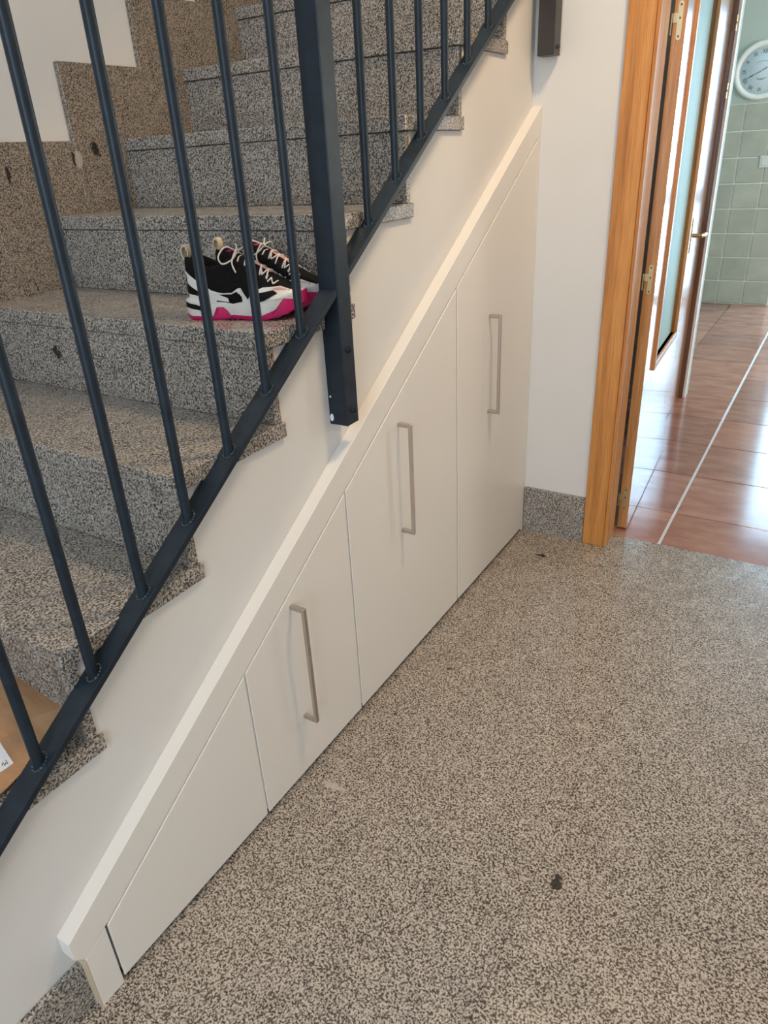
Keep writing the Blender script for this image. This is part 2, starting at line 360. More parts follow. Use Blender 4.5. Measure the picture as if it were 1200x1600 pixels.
for i, (y0, y1) in enumerate(edges):
    zb = 0.013
    d = prism('door', [(y0, zb), (y1, zb), (y1, seam(y1) - 0.0068), (y0, seam(y0) - 0.0068)], -0.0039, 0.0, 'cabinet_white', None, 0.0013, 2)
    put(d, cb); d['label'] = 'slant-topped white cabinet door, ' + lab[i]
    if hand[i]:
        yh, z0, z1 = hand[i]
        bm = bmesh.new(); w = 0.0048
        bx(bm, (0.0285, yh - w, z0), (0.0365, yh + w, z1))
        bx(bm, (0.0, yh - w, z0), (0.0282, yh + w, z0 + 0.010)); bx(bm, (0.0, yh - w, z1 - 0.010), (0.0282, yh + w, z1))
        bmesh.ops.bevel(bm, geom=bm.edges[:], offset=0.0012, segments=2, affect='EDGES', profile=0.5)
        h = link('handle', bm, 'nickel'); h.parent = d; h['label'] = 'brushed nickel bow handle'

# ------------------------------------------------------------------ railing
rl = tag(empty('stair_railing', (-0.015, 0.62, 0.77)), 'dark blue-grey steel railing of round bars beside the granite stairs', 'railing')
XR = -0.007
def zr(y): return 0.52827 + 0.6638 * (y + 0.18982)
HR = 0.93
PY0, PY1 = 0.598, 0.640
sl = math.atan(0.6638); cs = math.cos(sl)
def bar(name, y0, y1, dz_top, thick, x0, x1, mat='rail_paint'):
    dz = thick / cs
    return put(prism(name, [(y0, zr(y0) + dz_top - dz), (y1, zr(y1) + dz_top - dz), (y1, zr(y1) + dz_top), (y0, zr(y0) + dz_top)], x0, x1, mat, None, 0.0010, 2), rl)
bar('bottom_rail', -0.75, PY0 - 0.0002, 0.0, 0.011, XR - 0.020, XR + 0.020)
bar('bottom_rail', PY1 + 0.0002, 1.640, 0.0, 0.011, XR - 0.020, XR + 0.020)
bar('handrail', -0.75, 1.64, HR + 0.02, 0.02, XR - 0.022, XR + 0.022)
ybs = [-0.18982 + 0.11519 * i for i in range(-4, 7)] + [-0.18982 + 0.11519 * i + 0.0228 for i in range(8, 15)]
bm = bmesh.new()
tube(bm, [(0, 0, -0.009), (0, 0, HR + 0.001)], 0.0082, 18)
base = link('baluster', bm, 'rail_paint', None, True)
base.data.set_sharp_from_angle(angle=math.radians(60))
rng = random.Random(4)
wb = bmesh.new()
for k in range(16):
    a = 2 * math.pi * k / 16
    c = Vector((math.cos(a) * 0.0095, math.sin(a) * 0.0115, math.sin(a) * 0.0115 * 0.6638))
    bmesh.ops.create_icosphere(wb, subdivisions=1, radius=0.0022 + 0.0014 * rng.random(), matrix=Matrix.Translation(c))
weld0 = link('weld_bead', wb, 'weld', None, True)
for i, yb in enumerate(ybs):
    o = base if i == 0 else base.copy()
    if i: COL.objects.link(o)
    o.location = (XR, yb, zr(yb)); put(o, rl)
    w = weld0 if i == 0 else weld0.copy()
    if i: COL.objects.link(w)
    w.parent = o; w.location = (0, 0.002, 0.0)
def post(name, x0, x1, y0, y1, z0, z1, mat, par):
    bm = bmesh.new(); bx(bm, (x0, y0, z0), (x1, y1, z1))
    bmesh.ops.bevel(bm, geom=bm.edges[:], offset=0.0016, segments=2, affect='EDGES', profile=0.5)
    return put(link(name, bm, mat), par)
pst = post('post', XW, 0.0150, PY0, PY1, 0.7735, zr(0.62) + HR + 0.01, 'rail_paint', rl)
def bolt(x, y, z, par, axis='X', mat='rail_paint'):
    bm = bmesh.new()
    bmesh.ops.create_cone(bm, cap_ends=True, segments=12, radius1=0.0068, radius2=0.0054, depth=0.006)
    bmesh.ops.create_cone(bm, cap_ends=True, segments=6, radius1=0.0036, radius2=0.0032, depth=0.004, matrix=Matrix.Translation((0, 0, 0.004)))
    bmesh.ops.transform(bm, matrix=Matrix.Rotation(math.pi / 2, 4, 'Y'), verts=bm.verts)
    o = link('bolt', bm, mat); o.location = (x, y, z); put(o, par); return o
bolt(0.0172, 0.6195, 0.930, rl); bolt(0.0172, 0.6225, 0.802, rl)
# chipped paint flakes along the back edge of the post foot
for (z, h, w, xx) in ((0.789, 0.016, 0.009, -0.0245), (0.834, 0.005, 0.005, -0.024)):
    bm = bmesh.new()
    pts = []
    for q in range(9):
        a = 2 * math.pi * q / 9; f = 0.7 + 0.5 * rng.random()
        pts.append((xx + math.cos(a) * w * 0.5 * f, z + math.sin(a) * h * 0.5 * f))
    v = [bm.verts.new((x, PY0 - 0.0004, zz)) for x, zz in pts]; v2 = [bm.verts.new((x, PY0 + 0.0003, zz)) for x, zz in pts]
    bm.faces.new(v); bm.faces.new(list(reversed(v2)))
    for q in range(9): bm.faces.new((v[q], v2[q], v2[(q + 1) % 9], v[(q + 1) % 9]))
    bmesh.ops.recalc_face_normals(bm, faces=bm.faces[:])
    put(link('chipped_paint', bm, 'chipped_paint'), rl)
# second railing post at the corner
r2 = tag(empty('corner_post', (0.025, 1.668, 1.50)), 'dark brown steel post hanging at the corner above the cabinet end', 'post')
post('post', -0.0015, 0.0475, 1.648, 1.6945, 1.497, 2.72, 'rail_paint_brown', r2)
bolt(0.049, 1.671, 1.517, r2, mat='rail_paint_brown')
put(box('bracket', (0.004, 1.6945, 1.52), (0.040, YF + 0.001, 1.56), 'rail_paint_brown'), r2)

# ------------------------------------------------------------------ kitchen doorway
tr = tag(empty('trim_1', (0.26, YF, 0)), 'honey oak casing around the kitchen doorway', 'door frame', kind='structure')
put(box('casing', (0.2255, YF - 0.016, 0.0), (0.2985, YF + 0.012, 2.14), 'oak', None, 0.003, 2), tr)
put(box('casing_step', (0.2987, YF - 0.012, 0.0), (0.3085, YF + 0.012, 2.085), 'oak', None, 0.0015), tr)
put(box('jamb', (0.2855, YF + 0.0121, 0.0), (0.3085, YT - 0.0005, 2.085), 'oak', None, 0.001), tr)
put(box('casing', (0.2255, YF - 0.0165, 2.085), (1.275, YF + 0.012, 2.16), 'oak', None, 0.003, 2), tr)
put(box('casing', (1.200, YF - 0.016, 0.0), (1.275, YF + 0.012, 2.084), 'oak', None, 0.003, 2), tr)
put(box('jamb', (1.176, YF + 0.0121, 0.0), (1.1995, YT - 0.0005, 2.085), 'oak', None, 0.001), tr)

# kitchen shell
XKL = -1.25
kf = tag(box('floor_kitchen', (XKL, YT, -0.06), (X_R, Y_B, -0.006), 'grout_floor'), 'glossy terracotta tiled kitchen floor', 'floor', kind='structure')
TP = 0.3835; g = 0.0022
xl = [0.468 + TP * i for i in range(-4, 6)]; yl = [YT] + [2.0635 + TP * j for j in range(0, 11)] + [Y_B]
for i in range(len(xl) - 1):
    for j in range(len(yl) - 1):
        x0, x1 = xl[i] + g, min(xl[i + 1], X_R) - g
        if x1 < x0 or (x1 < -0.2 and yl[j] < 3.0): continue
        if abs(xl[i + 1] - 0.468) < 1e-6: x1 -= 0.003
        if abs(xl[i] - 0.468) < 1e-6: x0 += 0.003
        box('floor_tile', (x0, yl[j] + (g if j else 0), -0.006), (x1, yl[j + 1] - g, 0.0), 'terracotta', kf, 0.0008)
box('joint_strip', (0.468 - 0.0050, YT, -0.006), (0.468 + 0.0050, Y_B, -0.0003), 'grout_light', kf)
bm = bmesh.new()
GX0, GX1, GZ = 0.47, 1.62, 2.15
bx(bm, (XKL, Y_B, 0), (GX0, Y_B + 0.1, 2.7)); bx(bm, (GX1, Y_B, 0), (X_R, Y_B + 0.1, 2.7)); bx(bm, (GX0, Y_B, GZ), (GX1, Y_B + 0.1, 2.7))
wb_ = tag(link('wall_back', bm, 'plaster_kitchen'), 'green-grey kitchen wall with square tiled lower half', 'wall', kind='structure')
box('tile_bed', (XKL, Y_B - 0.011, 0.0), (GX0 - 0.04, Y_B, 1.490), 'grout_wall', wb_)
for i in range(-5, 2):
    for j in range(8):
        x0 = -0.042 + 0.2 * i; z0 = 0.003 + 0.186 * j
        box('wall_tile', (x0 + 0.0045, Y_B - 0.020, z0 + 0.0045), (x0 + 0.2 - 0.0045, Y_B - 0.011, z0 + 0.186 - 0.0045), 'sage_tile', wb_, 0.003)
e = tag(empty('window_2', ((GX0 + GX1) / 2, Y_B + 0.05, 0)), 'white framed glazed terrace door of the kitchen', 'window', kind='structure')
hw = (GX1 - GX0) / 2
bm = bmesh.new()
for a, b in (((-hw, -0.03, 0), (-hw + 0.05, 0.03, GZ)), ((hw - 0.05, -0.03, 0), (hw, 0.03, GZ)), ((-hw + 0.05, -0.03, 0), (hw - 0.05, 0.03, 0.05)), ((-hw + 0.05, -0.03, GZ - 0.05), (hw - 0.05, 0.03, GZ)), ((-hw + 0.05, -0.03, 0.78), (hw - 0.05, 0.03, 0.90))): bx(bm, a, b)
link('frame', bm, 'lamp_white', e)
box('pane', (-hw + 0.05, -0.004, 0.05), (hw - 0.05, 0.004, 0.78), 'clear_glass', e); box('pane', (-hw + 0.05, -0.004, 0.90), (hw - 0.05, 0.004, GZ - 0.05), 'clear_glass', e)
tag(box('wall_kitchen_left', (XKL - 0.1, YT, 0), (XKL, Y_B, 2.7), 'plaster_kitchen'), 'green-grey side wall of the kitchen', 'wall', kind='structure')
tag(box('wall_partition', (0.10, 3.532, 0), (0.2280, 3.60, 2.7), 'plaster_kitchen'), 'partition wall behind the inner kitchen door', 'wall', kind='structure')
tag(box('ceiling_kitchen', (XKL, YT, 2.7), (X_R, Y_B, 2.76), 'ceiling_paint'), 'white kitchen ceiling', 'ceiling', kind='structure')
tag(box('terrace', (-6, Y_B + 0.1, -0.12), (8, 14, -0.06), 'lamp_white'), 'pale terrace outside the kitchen', 'terrace', kind='structure')

# kitchen door leaf, standing open
def lever(par, x, y, z, sgn):
    """brass lever handle on a face looking +x, lever pointing along sgn*y"""
    h = empty('handle'); h.parent = par; h.location = (x, y, z)
    return h
ang = math.atan(0.058)
d1 = tag(empty('door_1', (0.3405, 1.852, 0.006)), 'varnished oak door with frosted glass panel, standing open into the kitchen', 'door', kind='structure')
d1.rotation_euler = (0, 0, ang)
TH, DW, DH = 0.034, 0.765, 2.04
u0, u1, z0, z1 = 0.175, 0.655, 0.575, 1.93
box('stile', (-TH, 0, 0), (0, u0, DH), 'oak_varnish', d1, 0.0012); box('stile', (-TH, u1, 0), (0, DW, DH), 'oak_varnish', d1, 0.0012)
box('rail', (-TH, u0, 0), (0, u1, z0), 'oak_varnish', d1); box('rail', (-TH, u0, z1), (0, u1, DH), 'oak_varnish', d1)
box('glass_pane', (-0.020, u0, z0), (-0.014, u1, z1), 'frosted_glass', d1)
bw, pr_ = 0.024, 0.009
box('glazing_bead', (-0.0139, u0 - bw, z0 - bw), (pr_, u0, z1 + bw), 'oak', d1, 0.0015); box('glazing_bead', (-0.0139, u1, z0 - bw), (pr_, u1 + bw, z1 + bw), 'oak', d1, 0.0015)
box('glazing_bead', (-0.0139, u0, z0 - bw), (pr_, u1, z0), 'oak', d1, 0.0015); box('glazing_bead', (-0.0139, u0, z1), (pr_, u1, z1 + bw), 'oak', d1, 0.0015)
def hinge(zc, mat):
    bm = bmesh.new(); n = 12
    for x0c, hh in ((-0.0165, 0.045),):
        pts = [(x0c + 0.0065 * math.cos(a), zc + hh - 0.0065 + 0.0065 * math.sin(a)) for a in [math.pi * q / n for q in range(n + 1)]]
        pts += [(x0c + 0.0065 * math.cos(a), zc - hh + 0.0065 + 0.0065 * math.sin(a)) for a in [math.pi + math.pi * q / n for q in range(n + 1)]]
        v = [bm.verts.new((x, -0.0016, z)) for x, z in pts]; v2 = [bm.verts.new((x, 0.0002, z)) for x, z in pts]
        bm.faces.new(v); bm.faces.new(list(reversed(v2)))
        for q in range(len(v)): bm.faces.new((v[q], v2[q], v2[(q + 1) % len(v)], v[(q + 1) % len(v)]))
    bx(bm, (-0.040, -0.0022, zc - 0.004), (-0.018, 0.0, zc + 0.018))
    tube(bm, [(-0.0385, -0.001, zc - 0.032), (-0.0385, -0.001, zc + 0.018)], 0.0038, 10)
    bmesh.ops.recalc_face_normals(bm, faces=bm.faces[:])
    o = link('hinge', bm, mat, d1); o['label'] = 'brass hinge plate'
    sb = bmesh.new()
    for zz in (zc + 0.036, zc - 0.036, zc + 0.006):
        tube(sb, [(-0.0165, -0.0024, zz), (-0.0165, -0.0014, zz)], 0.0028, 10)
    link('screw', sb, 'screw', o)
for zc in (0.118, 0.880, 1.555): hinge(zc, 'brass')

# inner door leaf further on, with its jamb
d2 = tag(empty('door_2', (0.197, 3.498, 0.006)), 'glossy oak door standing open behind the frosted glass door', 'door', kind='structure')
d2.rotation_euler = (0, 0, math.atan(0.040))
box('leaf', (-0.034, -0.74, 0), (0, -0.004, 2.04), 'oak_varnish', d2, 0.0012)
D2I = (Matrix.Translation(d2.location) @ d2.rotation_euler.to_matrix().to_4x4()).inverted()
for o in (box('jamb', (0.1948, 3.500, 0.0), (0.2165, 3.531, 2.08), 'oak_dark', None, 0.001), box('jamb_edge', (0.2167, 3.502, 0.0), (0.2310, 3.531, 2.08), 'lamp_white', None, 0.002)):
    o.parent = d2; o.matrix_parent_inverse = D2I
bm = bmesh.new()
for zc in (1.455, 1.715):
    tube(bm, [(0.0215, -0.004, zc - 0.030), (0.0215, -0.004, zc - 0.004)], 0.0045, 10); tube(bm, [(0.0215, -0.004, zc + 0.004), (0.0215, -0.004, zc + 0.030)], 0.0045, 10)
link('hinge', bm, 'brass', d2)
bm = bmesh.new(); hy, hz = -0.365, 0.872
bx(bm, (0.0, hy - 0.018, hz - 0.075), (0.006, hy + 0.018, hz + 0.075))
tube(bm, [(0.004, hy, hz), (0.045, hy, hz), (0.050, hy + 0.015, hz), (0.050, hy + 0.11, hz - 0.004)], [0.009, 0.009, 0.0095, 0.0075], 12)
bmesh.ops.recalc_face_normals(bm, faces=bm.faces[:])
h = link('handle', bm, 'brass', d2); h['label'] = 'brass lever handle'

# ------------------------------------------------------------------ wall clock
CX, CZ, CR = 0.030, 1.703, 0.192
ck = tag(empty('wall_clock', (CX, Y_B, CZ)), 'round white wall clock with roman numerals above the kitchen tiles', 'clock')
def lathe(name, prof, mat, par, seg=56):
    bm = bmesh.new(); rings = []
    for r, y in prof: rings.append([bm.verts.new((r * math.cos(2 * math.pi * k / seg), y, r * math.sin(2 * math.pi * k / seg))) for k in range(seg)])
    for a, b in zip(rings, rings[1:]):
        for k in range(seg): bm.faces.new((a[k], a[(k + 1) % seg], b[(k + 1) % seg], b[k]))
    bmesh.ops.recalc_face_normals(bm, faces=bm.faces[:])
    return link(name, bm, mat, par, True)
lathe('rim', [(CR, 0.0), (CR + 0.002, -0.022), (CR - 0.006, -0.036), (CR - 0.018, -0.040), (CR - 0.030, -0.034), (CR - 0.036, -0.020), (CR - 0.038, -0.010), (0.001, -0.010), (0.0005, 0.0)], 'clock_white', ck)
dl = lathe('dial', [(CR - 0.0385, -0.0102), (CR - 0.0385, -0.0125), (0.0005, -0.0125)], 'clock_dial', ck)
rom = ['XII', 'I', 'II', 'III', 'IIII', 'V', 'VI', 'VII', 'VIII', 'IX', 'X', 'XI']
def face_text(bm, cx, cz, rot, sx=1.0):
    m = Matrix.Translation((cx, -0.0130, cz)) @ Matrix.Rotation(rot, 4, 'Y') @ Matrix.Rotation(math.pi / 2, 4, 'X') @ Matrix.Diagonal((sx, 1, 1, 1))
    bmesh.ops.transform(bm, matrix=m, verts=bm.verts)
for i, s in enumerate(rom):
    a = 2 * math.pi * i / 12; r = 0.122
    bm = text_bm(s, 0.040, 0, 0.0003); face_text(bm, r * math.sin(a), r * math.cos(a), a, 0.72)
    link('numeral', bm, 'clock_ink', dl)
def hand(name, ang, l, w, y):
    bm = bmesh.new()
    pts = [(-w * 0.6, -0.03), (w * 0.6, -0.03), (w * 0.5, l * 0.55), (w * 1.5, l * 0.66), (w * 0.9, l * 0.74), (0, l), (-w * 0.9, l * 0.74), (-w * 1.5, l * 0.66), (-w * 0.5, l * 0.55)]
    v = [bm.verts.new((x, y, z)) for x, z in pts]; v2 = [bm.verts.new((x, y + 0.0012, z)) for x, z in pts]
    bm.faces.new(v); bm.faces.new(list(reversed(v2)))
    for q in range(len(v)): bm.faces.new((v[q], v2[q], v2[(q + 1) % len(v)], v[(q + 1) % len(v)]))
    bmesh.ops.recalc_face_normals(bm, faces=bm.faces[:])
    bmesh.ops.transform(bm, matrix=Matrix.Rotation(ang, 4, 'Y'), verts=bm.verts)
    link(name, bm, 'clock_ink', ck)
hand('hour_hand', math.radians(245), 0.112, 0.0030, -0.0155); hand('minute_hand', math.radians(61), 0.135, 0.0026, -0.0180)
bm = bmesh.new()   # printed curved emblem under the centre and faint arc above
arc = lambda r, a0, a1, zc: [(r * math.sin(math.radians(a0 + (a1 - a0) * q / 12)), -0.0131, zc + r * math.cos(math.radians(a0 + (a1 - a0) * q / 12))) for q in range(13)]
tube(bm, arc(0.075, 150, 210, 0.018), [0.001 + 0.0035 * math.sin(math.pi * q / 12) for q in range(13)], 6, flat=1.0)
link('printed_emblem', bm, 'clock_ink_pale', dl)
bm = bmesh.new(); tube(bm, arc(0.09, -28, 28, -0.028), 0.0012, 6); link('printed_arc', bm, 'clock_ink_pale', dl)

sw = tag(empty('light_switch', (0.16, Y_B - 0.02, 1.085)), 'white square light switch on the kitchen tiles', 'switch')
box('plate', (-0.042, -0.009, -0.042), (0.042, 0.0, 0.042), 'switch_white', sw, 0.003, 2)
box('rocker', (-0.026, -0.013, -0.026), (0.026, -0.0085, 0.026), 'switch_white', sw, 0.0015)

# hall ceiling lamp (gives the warm light)
lp = tag(empty('ceiling_lamp', (0.75, 0.95, 2.7)), 'round white flush ceiling lamp of the hall', 'lamp')
lathe_prof = [(0.16, 0.0), (0.165, -0.03), (0.15, -0.05)]
bm = bmesh.new(); rings = []
for r, z in lathe_prof: rings.append([bm.verts.new((r * math.cos(2 * math.pi * k / 40), r * math.sin(2 * math.pi * k / 40), z)) for k in range(40)])
for a, b_ in zip(rings, rings[1:]):
    for k in range(40): bm.faces.new((a[k], a[(k + 1) % 40], b_[(k + 1) % 40], b_[k]))
link('lamp_body', bm, 'lamp_white', lp, True)
bm = bmesh.new(); bmesh.ops.create_cone(bm, cap_ends=True, segments=40, radius1=0.145, radius2=0.15, depth=0.012, matrix=Matrix.Translation((0, 0, -0.046)))
link('diffuser', bm, 'lamp_glow', lp)
ld = bpy.data.lights.new('lamp_light', 'AREA'); ld.shape = 'DISK'; ld.size = 0.30; ld.energy = 24; ld.color = (1.0, 0.73, 0.44)
lo = bpy.data.objects.new('lamp_light', ld); COL.objects.link(lo); lo.parent = lp; lo.location = (0, 0, -0.056)

# ------------------------------------------------------------------ running shoes
ST = [  # x, half width, bottom z, top z, top half width, opening depth, crown
    (0.000, 0.014, 0.034, 0.086, 0.009, 0.0, 0.0), (0.004, 0.022, 0.031, 0.104, 0.015, 0.0, 0.0), (0.014, 0.029, 0.029, 0.107, 0.022, 0.028, 0.0), (0.032, 0.033, 0.028, 0.101, 0.026, 0.055, 0.0),
    (0.058, 0.034, 0.027, 0.090, 0.028, 0.052, 0.0), (0.082, 0.034, 0.027, 0.093, 0.027, 0.040, 0.0), (0.102, 0.035, 0.027, 0.103, 0.024, 0.014, 0.002),
    (0.124, 0.037, 0.027, 0.095, 0.022, 0.0, 0.006), (0.150, 0.040, 0.028, 0.081, 0.024, 0.0, 0.007), (0.176, 0.042, 0.029, 0.068, 0.026, 0.0, 0.007),
    (0.201, 0.039, 0.032, 0.058, 0.024, 0.0, 0.006), (0.221, 0.031, 0.036, 0.051, 0.018, 0.0, 0.004), (0.234, 0.018, 0.040, 0.045, 0.009, 0.0, 0.002)]
SOLE = [  # x, half width, bottom z, top z
    (-0.006, 0.010, 0.012, 0.036), (-0.003, 0.024, 0.007, 0.036), (0.010, 0.034, 0.004, 0.035), (0.040, 0.039, 0.004, 0.033), (0.080, 0.037, 0.005, 0.031), (0.105, 0.036, 0.006, 0.031), (0.130, 0.040, 0.005, 0.033),
    (0.165, 0.045, 0.004, 0.035), (0.195, 0.044, 0.007, 0.039), (0.218, 0.036, 0.014, 0.044), (0.234, 0.024, 0.022, 0.047), (0.243, 0.010, 0.029, 0.047)]
def lerp_tab(tab, x):
    if x <= tab[0][0]: return tab[0]
    for a, b in zip(tab, tab[1:]):
        if x <= b[0]:
            f = (x - a[0]) / (b[0] - a[0]); return tuple(p_ + (q_ - p_) * f for p_, q_ in zip(a, b))
    return tab[-1]
def ring(x):
    x, hw_, zb, zt, tw, dep, cr = lerp_tab(ST, x); h = zt - zb; cx = 0.0
    half = [(hw_, zb), (hw_ * 1.02, zb + 0.30 * h), (hw_ + (tw - hw_) * 0.45, zb + 0.62 * h), (tw + 0.003, zt - 0.10 * h), (tw, zt), (tw * 0.78, zt + 0.0015 + cr * 0.4 - dep * 0.12), (tw * 0.62, zt + cr * 0.7 - dep * 0.6), (0.0, zt + cr - dep)]
    return half
def side_y(x, z):
    s = lerp_tab(SOLE, x)
    if z <= s[3]: 
        f = max(0, min(1, (z - s[2]) / max(1e-4, s[3] - s[2])))
        return s[1] * (0.97 + 0.03 * math.sin(math.pi * f))
    r = ring(x)
    for a, b in zip(r[:5], r[1:5]):
        if z <= b[1]: f = max(0, (z - a[1]) / max(1e-5, b[1] - a[1])); return a[0] + (b[0] - a[0]) * f
    return r[4][0]
def loft(bm, secs, closed):
    rows = [[bm.verts.new(q) for q in s] for s in secs]; n = len(secs[0])
    for a, b in zip(rows, rows[1:]):
        for k in range(n if closed else n - 1): bm.faces.new((a[k], a[(k + 1) % n], b[(k + 1) % n], b[k]))
    bm.faces.new(list(reversed(rows[0]))); bm.faces.new(rows[-1])
    bmesh.ops.recalc_face_normals(bm, faces=bm.faces[:])
def patch(bm, poly, side, off, cuts=3):
    """flat outline in (x, z) laid onto the shoe's side"""
    b2 = bmesh.new(); f = b2.faces.new([b2.verts.new((x, 0, z)) for x, z in poly])
    bmesh.ops.triangulate(b2, faces=[f]); bmesh.ops.subdivide_edges(b2, edges=b2.edges[:], cuts=cuts, use_grid_fill=True)
    for v in b2.verts: v.co.y = side * (side_y(v.co.x, v.co.z) + off)
    me = bpy.data.meshes.new('patch'); b2.to_mesh(me); b2.free(); bm.from_mesh(me); bpy.data.meshes.remove(me)
def make_shoe():
    r = empty('running_shoe')
    bm = bmesh.new()
    xs_ = []
    for a, b in zip(ST, ST[1:]): xs_ += [a[0] + (b[0] - a[0]) * q / 3 for q in range(3)]
    xs_.append(ST[-1][0])
    secs = []
    for x in xs_:
        h = ring(x); secs.append([(x, -y, z) for y, z in h] + [(x, y, z) for y, z in reversed(h[:-1])])
    loft(bm, secs, True); up = link('upper', bm, 'shoe_black', r, True)
    bm = bmesh.new(); secs = []
    sx = []
    for a, b in zip(SOLE, SOLE[1:]): sx += [a[0] + (b[0] - a[0]) * q / 3 for q in range(3)]
    sx.append(SOLE[-1][0])
    for x in sx:
        _, w, zb, zt = lerp_tab(SOLE, x); zb2 = zb + 0.002
        secs.append([(x, -w * 0.96, zb2), (x, -w, zb2 + (zt - zb2) * 0.4), (x, -w * 0.98, zt - 0.003), (x, -w * 0.93, zt), (x, w * 0.93, zt), (x, w * 0.98, zt - 0.003), (x, w, zb2 + (zt - zb2) * 0.4), (x, w * 0.96, zb2)])
    loft(bm, secs, True); mid = link('midsole', bm, 'shoe_white', r, True); mid.data.set_sharp_from_angle(angle=math.radians(50))
    bm = bmesh.new(); secs = []
    for x in sx:
        _, w, zb, zt = lerp_tab(SOLE, x); e_ = zb - 0.004 + (0.0012 if int(x * 160) % 2 else 0.0)
        secs.append([(x, -w * 0.93, max(0.0, e_)), (x, -w * 0.99, zb + 0.003), (x, w * 0.99, zb + 0.003), (x, w * 0.93, max(0.0, e_))])
    loft(bm, secs, True); out = link('outsole', bm, 'shoe_pink', r)
    def piece(name, poly, off, mat, par, cuts=3):
        for s in (-1, 1):
            b_ = bmesh.new(); patch(b_, poly, s, off, cuts)
            # give the piece a little thickness
            link(name, b_, mat, par, True)
    piece('arch_guard', [(0.058, 0.004), (0.100, 0.004), (0.093, 0.016), (0.084, 0.023), (0.070, 0.023), (0.069, 0.013)], 0.0012, 'shoe_pink', out)
    piece('toe_guard', [(0.150, 0.003), (0.185, 0.005), (0.215, 0.012), (0.235, 0.020), (0.236, 0.034), (0.214, 0.037), (0.200, 0.020), (0.180, 0.013)], 0.0012, 'shoe_pink', out)
    P = bmesh.new(); bx(P, (0.240, -0.013, 0.026), (0.2455, 0.013, 0.046)); link('toe_bumper', P, 'shoe_pink', out)
    for poly, off in (([(-0.000, 0.066), (0.004, 0.083), (0.030, 0.068), (0.062, 0.051), (0.095, 0.043), (0.098, 0.031), (0.070, 0.034), (0.036, 0.048)], 0.0011),
                      ([(0.000, 0.036), (0.000, 0.046), (0.030, 0.042), (0.066, 0.039), (0.072, 0.031), (0.030, 0.031)], 0.0010),
                      ([(0.072, 0.048), (0.088, 0.046), (0.106, 0.047), (0.122, 0.055), (0.128, 0.048), (0.108, 0.041), (0.086, 0.041)], 0.0011),
                      ([(0.116, 0.053), (0.126, 0.055), (0.140, 0.036), (0.142, 0.030), (0.128, 0.030), (0.130, 0.037)], 0.0012),
                      ([(0.136, 0.030), (0.150, 0.048), (0.172, 0.055), (0.205, 0.056), (0.222, 0.050), (0.236, 0.045), (0.236, 0.040), (0.205, 0.037), (0.165, 0.033)], 0.0010)):
        piece('white_overlay', poly, off, 'shoe_white', up)
    for poly, off in (([(-0.003, 0.022), (-0.002, 0.031), (0.026, 0.027), (0.046, 0.022), (0.058, 0.011), (0.030, 0.018)], 0.0016),
                      ([(0.148, 0.029), (0.157, 0.0455), (0.193, 0.0505), (0.202, 0.0455), (0.176, 0.034)], 0.0024),
                      ([(0.078, 0.044), (0.105, 0.0445), (0.118, 0.049), (0.127, 0.038), (0.124, 0.031), (0.100, 0.037)], 0.0021)):
        piece('black_inset', poly, off, 'shoe_window', mid)
    piece('coral_stripe', [(0.186, 0.0525), (0.205, 0.0545), (0.222, 0.0495), (0.206, 0.0515)], 0.0024, 'shoe_coral', up, 2)
    # tongue and laces
    def top(x, f):
        h = ring(x); t = h[7][1] if True else 0
        y = f * h[4][0]; z = h[7][1] + (h[4][1] - h[7][1]) * min(1, abs(f)) ** 2
        return Vector((x, y, z + 0.0015))
    bm = bmesh.new(); secs = []
    for x, w, z in ((0.088, 0.019, 0.118), (0.095, 0.022, 0.112), (0.106, 0.021, 0.106), (0.122, 0.017, 0.102), (0.150, 0.013, 0.089), (0.176, 0.010, 0.0755)):
        secs.append([(x, -w, z - 0.003), (x, -w * 0.6, z + 0.001), (x, w * 0.6, z + 0.001), (x, w, z - 0.003), (x + 0.004, w * 0.9, z - 0.008), (x + 0.004, -w * 0.9, z - 0.008)])
    loft(bm, secs, True); tg = link('tongue', bm, 'shoe_black', r, True)
    bm = bmesh.new()
    for y in (-0.007, 0.004):
        tube(bm, [(0.0955, y - 0.004, 0.1135), (0.1000, y + 0.004, 0.1115)], 0.0016, 6)
    link('tongue_mark', bm, 'shoe_pink', tg)
    bm = bmesh.new(); tube(bm, [(0.128, 0.0, 0.1015), (0.150, 0.0, 0.0915), (0.180, 0.0, 0.0765)], [0.005, 0.005, 0.004], 8, flat=0.3); link('tongue_webbing', bm, 'shoe_coral', tg, True)
    for i, x in enumerate((0.118, 0.132, 0.147, 0.162, 0.176)):
        bm = bmesh.new(); sgn = 1 if i % 2 else -1
        tube(bm, [top(x + 0.003, -1.05), top(x + 0.001, -0.5) + Vector((0, 0, 0.003)), top(x, 0) + Vector((0, 0, 0.0035)), top(x - 0.001, 0.5) + Vector((0, 0, 0.003)), top(x + 0.003, 1.05)], 0.0016, 7)
        tube(bm, [top(x + 0.006, -0.9 * sgn), top(x - 0.002, 0) + Vector((0, 0, 0.004)), top(x - 0.008, 0.9 * sgn)], 0.0015, 7)
        link('lace', bm, 'shoe_lace', r, True)
    K0_ = Vector((0.112, 0.0, 0.111))
    def spline(ctrl, n=8):
        pts = []; c = [Vector(q) for q in ctrl]
        for i in range(len(c) - 1):
            p0 = c[max(i - 1, 0)]; p1 = c[i]; p2 = c[i + 1]; p3 = c[min(i + 2, len(c) - 1)]
            for q in range(n):
                t = q / n
                pts.append(0.5 * ((2 * p1) + (p2 - p0) * t + (2 * p0 - 5 * p1 + 4 * p2 - p3) * t * t + (3 * p1 - p0 - 3 * p2 + p3) * t ** 3))
        pts.append(c[-1]); return pts
